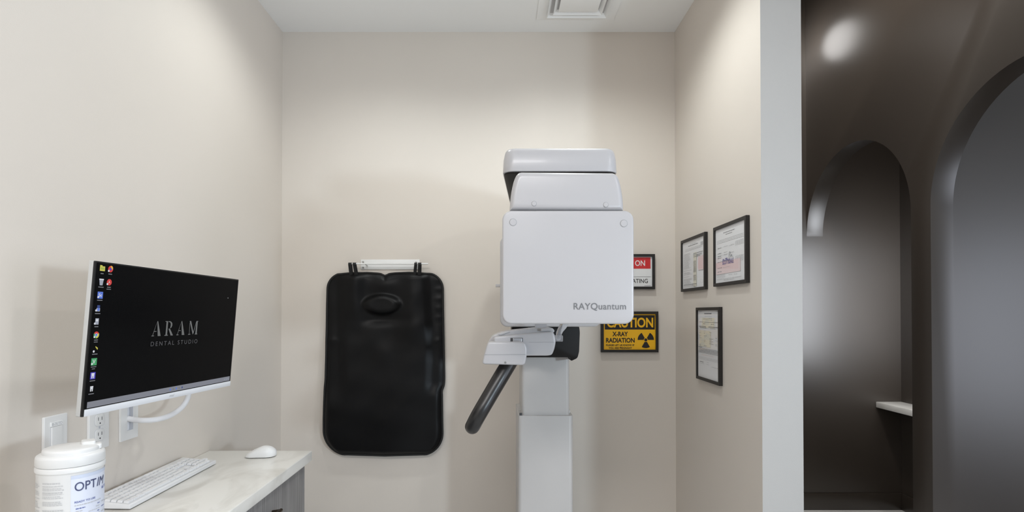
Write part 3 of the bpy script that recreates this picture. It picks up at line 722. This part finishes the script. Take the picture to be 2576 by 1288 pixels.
u, v = pos[6]; sp([(u, v + S * .9), (u + S, v + S * .3), (u + S * .9, v - S * .3), (u + S * .1, v + S * .5)], 2); sdisc(u - S * .5, v - S * .7, .0024, 8); cap_(u, v)
u, v = pos[7]; sr(u - S * 1.1, u + S * 1.1, v - S * 1.1, v + S * 1.1, 9); st('V', u - S * .55, u + S * .55, v - S * .6, v + S * .7, 8, .02); shortcut(u, v); cap_(u, v); sr(u - .004, u + .004, v - S - .0085, v - S - .007, 12)
def tooth(u, v, mi):
    sp([(u - S * .6, v + S * .8), (u + S * .6, v + S * .8), (u + S * .55, v + S * .1), (u + S * .5, v - S * .8), (u + S * .15, v - S * .8), (u + S * .1, v - S * .1), (u - S * .1, v - S * .1), (u - S * .15, v - S * .8), (u - S * .5, v - S * .8), (u - S * .55, v + S * .1)], mi)
u, v = pos[8]; sr(u - S, u + S, v - S * 1.05, v + S * 1.05, 10); tooth(u, v, 8); cap_(u, v)
u, v = pos[9]; tooth(u, v, 8); cap_(u, v)
u, v = px2uv(276.5, 677); sdisc(u, v, S, 3); sdisc(u + S * .2, v + S * .3, S * .75, 4, -40, 120); sp([(u + S * .1, v + S * 1.1), (u + S * .9, v + S * .4), (u + S * .5, v)], 2); sdisc(u, v, S * .4, 10); shortcut(u, v); cap_(u, v, .010)
u, v = px2uv(273, 710); sdisc(u, v, S, 3)
for a in (90, 215, 325): sp([(u - .001, v), (u + .001, v), (u + S * .6 * math.cos(math.radians(a)), v + S * .6 * math.sin(math.radians(a)))], 8)
shortcut(u, v); cap_(u, v, .010); sr(u - .006, u + .006, v - S - .0085, v - S - .007, 12)
u, v = px2uv(572, 749.5); sdisc(u, v, .0012, 8)
# wordmark: stencil serif capitals built stroke by stroke
ua, va = px2uv(378.5, 846); ub, vb = px2uv(500, 808); vt = va + (px2uv(395, 809)[1] - px2uv(380, 847)[1])
LH = vt - va
def letter(kind, u0, w0):
    X = lambda a: u0 + a * w0; Y = lambda a: va + a * LH
    pg = lambda pts: sp([(X(a), Y(c_)) for a, c_ in pts], 1)
    if kind == 'A':
        pg([(.50, 1), (.58, 1), (.98, 0), (.66, 0)]); pg([(.46, .92), (.50, .98), (.14, .06), (.09, .06)])
        pg([(0, 0), (.26, 0), (.26, .05), (0, .05)]); pg([(.22, .30), (.48, .30), (.50, .34), (.24, .34)])
    elif kind == 'R':
        pg([(.12, 0), (.30, 0), (.30, 1), (.12, 1)]); pg([(0, .96), (.12, .96), (.12, 1), (0, 1)]); pg([(0, 0), (.40, 0), (.40, .05), (0, .05)])
        pg([(.36, 1), (.62, .98), (.80, .86), (.82, .70), (.74, .56), (.58, .50), (.62, .62), (.64, .76), (.58, .90), (.36, .96)])
        pg([(.40, .48), (.58, .48), (1.0, 0), (.72, 0)])
    elif kind == 'M':
        pg([(.06, 1), (.22, 1), (.58, .10), (.50, 0)]); pg([(.08, .88), (.12, .88), (.14, .04), (.10, .04)]); pg([(0, 0), (.24, 0), (.24, .05), (0, .05)])
        pg([(.54, .18), (.58, .10), (.80, .90), (.78, .98)]); pg([(.78, 0), (.94, 0), (.94, 1), (.80, 1)]); pg([(.72, 0), (1, 0), (1, .05), (.72, .05)]); pg([(.8, .96), (1, .96), (1, 1), (.8, 1)])
lx = lambda x, y: px2uv(x, y)[0]
for kd, xa_, xb_, yy in (('A', 379, 402.5, 846), ('R', 411.5, 433, 844.5), ('A', 441.5, 462, 843), ('M', 471, 494, 841)):
    a, c_ = lx(xa_, yy), lx(xb_, yy); letter(kd, a, c_ - a)
u0, v0 = px2uv(376.5, 871.5); u1, v1 = px2uv(494, 862); vb0 = px2uv(376.5, 860)[1]
st('DENTAL STUDIO', u0, u1, v0 + .0004, vb0, 13, -.004, 1.45)
ic.build('desktop_graphics', icm, scr, 0)
# wall arm behind the monitor
b = MB(); ctr = Q(.42, .145, -.038)
b.prism([Q(.42 + sx * .05, .145 + sy * .05, -.038) for sx, sy in ((-1, -1), (1, -1), (1, 1), (-1, 1))], N * -.006)
b.tube([ctr + N * -.004, Vector((XL + .02, ctr.y, ctr.z))], .016, 14, dome=False); b.box(XL + .0005, XL + .02, ctr.y - .05, ctr.y + .05, ctr.z - .09, ctr.z + .09, .003)
b.build('wall_arm', 'monwhite', t)

# ------------------------------------------------------------------ wall plates on the left wall
def plate(name, y0, y1, z0, z1, label, cat):
    t = thing(name, (XL, (y0 + y1) / 2, (z0 + z1) / 2), label, cat)
    b = MB(); loop = [(XL + .0005, p[0], p[2]) for p in rr(y0, z0, y1, z1, .003, 4)]
    return t, b, loop
Z0, Z1 = 1.040, 1.155; xw = XL + .0065
t, b, loop = plate('light_switch', 1.290, 1.360, Z0, Z1, 'white rocker switch plate with a printed tag strip, behind the wipes tub', 'switch')
b.prism(loop, (.006, 0, 0), bev_back=.002); b.build('cover_plate', 'plate', t)
b = MB(); b.prism([(XL + .005, p[0], p[2]) for p in rr(1.308, 1.064, 1.342, 1.131, .002, 3)], (.0016, 0, 0)); b.build('rocker_gap', 'slotgrey', t)
b = MB(); b.prism([(XL + .006, p[0], p[2]) for p in rr(1.3088, 1.0648, 1.3412, 1.130, .002, 3)], (.0035, 0, 0), bev_back=.001); b.build('rocker', 'plate', t)
b = MB(); b.box(XL + .0066, XL + .0100, 1.3065, 1.3405, 1.1305, 1.1405); b.text('B-3LTD', lambda u_, v_: Vector((XL + .0102, u_, v_)), 1.3085, 1.3385, 1.1325, 1.1385, 1, .01)
b.build('tag_strip', ['signwhite', 'inkgrey'], t, 0)
t, b, loop = plate('electrical_outlet', 1.431, 1.505, Z0, Z1, 'white duplex power outlet on the left wall below the monitor corner', 'outlet')
b.prism(loop, (.006, 0, 0), bev_back=.002); b.build('cover_plate', 'plate', t)
for zc in (1.0775, 1.1165):
    b = MB(); b.prism([(XL + .005, p[0], p[2]) for p in rr(1.451, zc - .0155, 1.485, zc + .0155, .008, 5)], (.0018, 0, 0), mi=1)
    b.prism([(XL + .005, p[0], p[2]) for p in rr(1.4516, zc - .0149, 1.4844, zc + .0149, .0078, 5)], (.0030, 0, 0), bev_back=.0006)
    for dy in (-.0063, .0063): b.box(XL + .0078, XL + .0083, 1.468 + dy - .0008, 1.468 + dy + .0008, zc - .001, zc + .0075, mi=2)
    b.lathe([(.0021, .0078), (.0021, .0083), (.0001, .0083)], (XL, 1.468, zc - .0085), 12, 2, axis='X')
    b.build('socket', ['plate', 'slotgrey', 'slotdark'], t)
b = MB(); b.lathe([(.003, .006), (.003, .0068), (.0001, .007)], (XL, 1.468, 1.097), 14, axis='X'); b.build('screw', 'slotgrey', t)
t, b, loop = plate('cable_plate', 1.551, 1.624, Z0, Z1, 'white cable pass-through plate feeding the thick white sleeve', 'wall plate')
for (y0, y1, z0, z1) in ((1.551, 1.577, Z0, Z1), (1.603, 1.624, Z0, Z1), (1.577, 1.603, Z0, 1.065), (1.577, 1.603, 1.132, Z1)): b.box(XL + .0005, xw, y0, y1, z0, z1)
b.build('cover_plate', 'plate', t)
b = MB(); b.box(XL + .0005, XL + .002, 1.577, 1.603, 1.065, 1.132); b.box(XL + .002, XL + .0055, 1.592, 1.603, 1.065, 1.132, mi=1); b.build('slot', ['monwhite', 'slotgrey'], t)
# cable
cp = [(322, 1053, XL + .004), (338, 1056, -1.020), (362, 1057.5, -.990), (395, 1055, -.965), (428, 1045, -.948), (455, 1027, -.938), (470, 1006, -.930), (475, 985, -.922), (474, 955, -.914), (466, 910, -.905)]
b = MB(); b.tube([atX(*p) for p in cp], .0075, 16, smooth=5, dome=False)
tag(b.build('monitor_cable', 'cable'), 'thick white cable sleeve curving from the wall plate up behind the monitor', 'cable')

# ------------------------------------------------------------------ wipes canister
cr_ = .0535; cc = Vector((-.836, 1.104, CTZ))
t = thing('wipes_canister', cc, 'white cylindrical tub of disinfectant wipes with pale blue printed label', 'canister')
HB = .204
b = MB(); b.lathe([(.0001, .0005), (cr_ - .006, .0005), (cr_ - .001, .003), (cr_, .008), (cr_, HB - .014), (cr_ + .0006, HB - .012), (cr_ + .0022, HB - .010), (cr_ + .0024, HB - .004), (cr_ + .0005, HB - .001), (cr_ - .003, HB)], cc, 96); tub = b.build('tub', 'tub', t, 35)
r2 = cr_ + .0016
b = MB(); b.lathe([(cr_ - .004, HB), (r2 - .0004, HB), (r2 + .0004, HB + .002), (r2, HB + .0145), (r2 - .0008, HB + .0175), (r2 - .0035, HB + .0195), (cr_ - .0065, HB + .0205), (cr_ - .0078, HB + .0215), (cr_ - .0082, HB + .026), (cr_ - .0095, HB + .0285), (cr_ - .013, HB + .030), (cr_ - .03, HB + .031), (.0001, HB + .0315)], cc, 96)
lid = b.build('lid', 'tub', t, 40)
view = math.atan2(-cc.y, -cc.x)            # direction from the tub to the camera
rt = Vector((math.cos(view + math.pi / 2), math.sin(view + math.pi / 2), 0)); fw = Vector((math.cos(view), math.sin(view), 0))
b = MB(); c0 = cc + rt * .030 - fw * .012 + Vector((0, 0, HB + .0295))
b.prism([c0 + rt * (p[0]) + fw * p[2] for p in rr(-.014, -.016, .009, .016, .005)], (0, 0, .0065), bev_back=.002)
c0 = cc + rt * .043 - fw * .004 + Vector((0, 0, HB + .0215)); b.prism([c0 + rt * (p[0]) + fw * p[2] for p in rr(-.010, -.014, .006, .014, .005)], (0, 0, .009), bev_back=.003)
b.build('flip_cap', 'tub', lid)
def CYL(off):
    return lambda a, z: cc + fw * ((cr_ + off) * math.cos(math.radians(a))) + rt * ((cr_ + off) * math.sin(math.radians(a))) + Vector((0, 0, z))
lab = MB(); us = [k * 3 for k in range(0, 40)]
lt = HB - .016
lab.grid(CYL(.0003), us, [.01, lt]); lab.grid(CYL(.0005), us, [lt - .0065, lt], 1)
# OPTIM word
sz = .0165; zb_ = lt - .030
wd = lambda s_, a0_, a1_, z0_, z1_, mi, bold=0, sp_=1.0, shear=0: lab.text(s_, CYL(.0011), a0_, a1_, z0_, z1_, mi, bold, sp_, shear)
wd('OPT', 6, 46, zb_, zb_ + sz, 2, .004); wd('IM', 47.5, 71, zb_, zb_ + sz, 2, .0, 1, .3)
wd('1', 63, 66, zb_ - .0085, zb_ - .004, 3); wd('33TB', 67, 82, zb_ - .0085, zb_ - .003, 3)
wd('READY TO USE', 6, 44, zb_ - .022, zb_ - .0185, 3, .02)
def lw(a0_, a1_, z, h, mi, gap=1.0, ws=(2, 6)):
    a = a0_
    while a < a1_:
        e = min(a1_, a + random.uniform(*ws)); lab.grid(CYL(.0008), [a, (a + e) / 2, e], [z, z + h], mi); a = e + gap
z = zb_ - .0275; lw(6, 60, z, .0016, 4)
for k in range(16):
    z = zb_ - .034 - k * .0048
    if k % 3 == 0: lw(8, 24, z, .0020, 2 if k % 6 else 3); lw(50, 56, z, .0016, 3)
    elif k % 3 == 1: lw(8, 20, z, .0014, 4); lw(46, 56, z, .0014, 4)
    else: lw(30, 56, z, .0010, 4)
    if k % 2 == 0: lw(62, 76, z, .0014, 3 if k % 4 else 4)
lab.lathe
for (a0_, a1_, seq) in ((-51, -12, (0, 5, 9, 12, 17, 20, 24, 27, 34, 37, 40, 50, 53, 66, 69, 72, 75, 78, 88, 91)),):
    for s_ in seq:
        lw(a0_, random.uniform(-34, -10) if s_ > 60 else random.uniform(-18, -10), lt - .012 - s_ * .001, .0011 if s_ not in (0, 17, 50) else .0016, 5 if s_ not in (0, 17, 50) else 4)
for k in range(28):
    if random.random() < .8: lw(-80, random.uniform(-66, -58), lt - .014 - k * .0033, .0010, 5, ws=(3, 9))
zl = lt - .072
lab.text('one', CYL(.0012), -23, -8, zl, zl + .005, 6, .03, 1, .3); lab.grid(CYL(.0008), [-22, -15, -8], [zl - .004, zl - .0012], 7); lw(-26, -4, zl - .008, .0010, 5)
lab.build('printed_label', ['label', 'labelband', 'navy', 'inkblue', 'inkgrey', 'inkgrey', 'skyblue', 'label'], tub, 60)

# ------------------------------------------------------------------ keyboard
KY0, KY1, KXf, KXb = 1.419, 1.850, -.927, -1.036
t = thing('keyboard', ((KXf + KXb) / 2, (KY0 + KY1) / 2, CTZ), 'white full-size keyboard lying on the counter against the left wall', 'keyboard')
kf, kb = .0135, .0225
b = MB(); b.prism([(KXf, KY0, CTZ + .0025), (KXf, KY0, CTZ + kf - .002), (KXf - .002, KY0, CTZ + kf), (KXb, KY0, CTZ + kb), (KXb, KY0, CTZ + .0045)], (0, KY1 - KY0, 0), bev=.0015, bev_back=.0015, seg=2); b.build('case', 'kbody', t)
b = MB(); b.box(KXf - .012, KXf - .004, KY0 + .006, KY1 - .006, CTZ + .0002, CTZ + .003, .0005); b.box(KXb + .004, KXb + .014, KY0 + .006, KY1 - .006, CTZ + .0002, CTZ + .005, .0005); b.build('foot_strip', 'rubber', t)
slope = (kb - kf) / (KXf - KXb); uy = (KY1 - KY0 - .010) / 22.6
keymesh = {}
def key(colu, row, wu, mark=False):
    w0 = round(wu, 2)
    dx = (KXf - KXb - .012) / 6.15; xc_ = KXf - .006 - dx * (row + .5); y0 = KY0 + .005 + colu * uy; yc = y0 + wu * uy / 2
    if w0 not in keymesh:
        m = MB(); hw, hx = w0 * uy / 2 - .0010, dx / 2 - .0010
        tb = bmesh.new(); bmesh.ops.create_cube(tb, size=1)
        for v_ in tb.verts:
            k = .86 if v_.co.z > 0 else 1
            v_.co = Vector((v_.co.x * 2 * hx * k, v_.co.y * 2 * (hw - (0 if k == 1 else .0012)), v_.co.z * .006 + .001))
        bmesh.ops.bevel(tb, geom=list(tb.edges), offset=.0007, segments=2, affect='EDGES'); m.add(tb)
        me = bpy.data.meshes.new('key'); m.bm.to_mesh(me); m.bm.free(); me.materials.append(M['keywhite']); me.shade_smooth(); me.set_sharp_from_angle(angle=.6); keymesh[w0] = me
    o = bpy.data.objects.new('key', keymesh[w0]); C.objects.link(o); o.parent = t
    z = CTZ + kf + (KXf - xc_) * slope + .0022
    o.location = Vector((xc_, yc, z)) - t.location; o.rotation_euler = (0, math.atan(slope), 0)
rows = [
    (0, [(0, 1.25), (1.25, 1.25), (2.5, 1.25), (3.75, 6.25), (10, 1.25), (11.25, 1.25), (12.5, 1.25), (13.75, 1.25), (15.25, 1), (16.25, 1), (17.25, 1), (18.5, 2), (20.5, 1)]),
    (1, [(0, 2.25)] + [(2.25 + k, 1) for k in range(10)] + [(12.25, 2.75), (16.25, 1), (18.5, 1), (19.5, 1), (20.5, 1), (21.5, 1)]),
    (2, [(0, 1.75)] + [(1.75 + k, 1) for k in range(11)] + [(12.75, 2.25), (18.5, 1), (19.5, 1), (20.5, 1)]),
    (3, [(0, 1.5)] + [(1.5 + k, 1) for k in range(12)] + [(13.5, 1.5), (15.25, 1), (16.25, 1), (17.25, 1), (18.5, 1), (19.5, 1), (20.5, 1)]),
    (4, [(k, 1) for k in range(13)] + [(13, 2), (15.25, 1), (16.25, 1), (17.25, 1), (18.5, 1), (19.5, 1), (20.5, 1)]),
    (5, [(0, 1)] + [(2 + k, 1) for k in range(4)] + [(6.5 + k, 1) for k in range(4)] + [(11 + k, 1) for k in range(4)] + [(15.25, 1), (16.25, 1), (17.25, 1)]),
]
nk_ = 0
for r, ks in rows:
    for cu_, wu in ks:
        if nk_ < 98: key(cu_, r, wu); nk_ += 1

# ------------------------------------------------------------------ mouse
mc = atZ(657, 1150, CTZ); mc.y = 1.945; mc.x = -.822
t = thing('mouse', mc, 'white computer mouse on the far end of the countertop', 'mouse')
def mouse_mesh(zs=1.0, top=True):
    tb = bmesh.new(); L = []; hl, hw = .0515, .030; n = 28
    prof = [(0, .92), (.08, 1.0), (.30, 1.0), (.55, .95), (.75, .80), (.90, .55), (.98, .25), (1.0, .02)]
    for h, sc_ in prof:
        ring = []
        for k in range(n):
            a = 2 * math.pi * k / n; ca, sa = math.cos(a), math.sin(a)
            x = hl * math.copysign(abs(ca) ** .8, ca) * (sc_ if ca > 0 else .25 * sc_ + .72 * (1 - h * .0) if False else sc_)
            y = hw * math.copysign(abs(sa) ** .85, sa) * sc_ * (1 - .13 * math.exp(-((ca + .1) / .35) ** 2))
            hh = .037 * (1 - .45 * sm(.2, -1.0, ca * sc_) if ca < .2 else 1)
            xoff = .012 * h * h
            ring.append(tb.verts.new((x + xoff, y, .001 + h * (.037 - .016 * max(0, -(x + xoff - .008)) / .05 - .006 * max(0, (x - .02)) / .03))))
        L.append(ring)
    for A, B in zip(L, L[1:]):
        for k in range(n): tb.faces.new((A[k], A[(k + 1) % n], B[(k + 1) % n], B[k]))
    tb.faces.new(L[0]); tb.faces.new(L[-1]); bmesh.ops.recalc_face_normals(tb, faces=tb.faces)
    return tb
b = MB(); tb = mouse_mesh(); RZ = Matrix.Translation(mc) @ Matrix.Rotation(math.radians(6), 4, 'Z'); tb.transform(RZ); b.add(tb); sh = b.build('shell', 'tub', t, 80)
m = sh.modifiers.new('smooth', 'SUBSURF'); m.levels = 1; m.render_levels = 2
b = MB(); b.lathe([(.0001, -.003), (.006, -.003), (.0072, -.002), (.0072, .002), (.006, .003), (.0001, .003)], (0, 0, 0), 24, axis='Y'); b.bm.transform(RZ @ Matrix.Translation((-.018, 0, .0195))); b.build('scroll_wheel', 'tub', t)
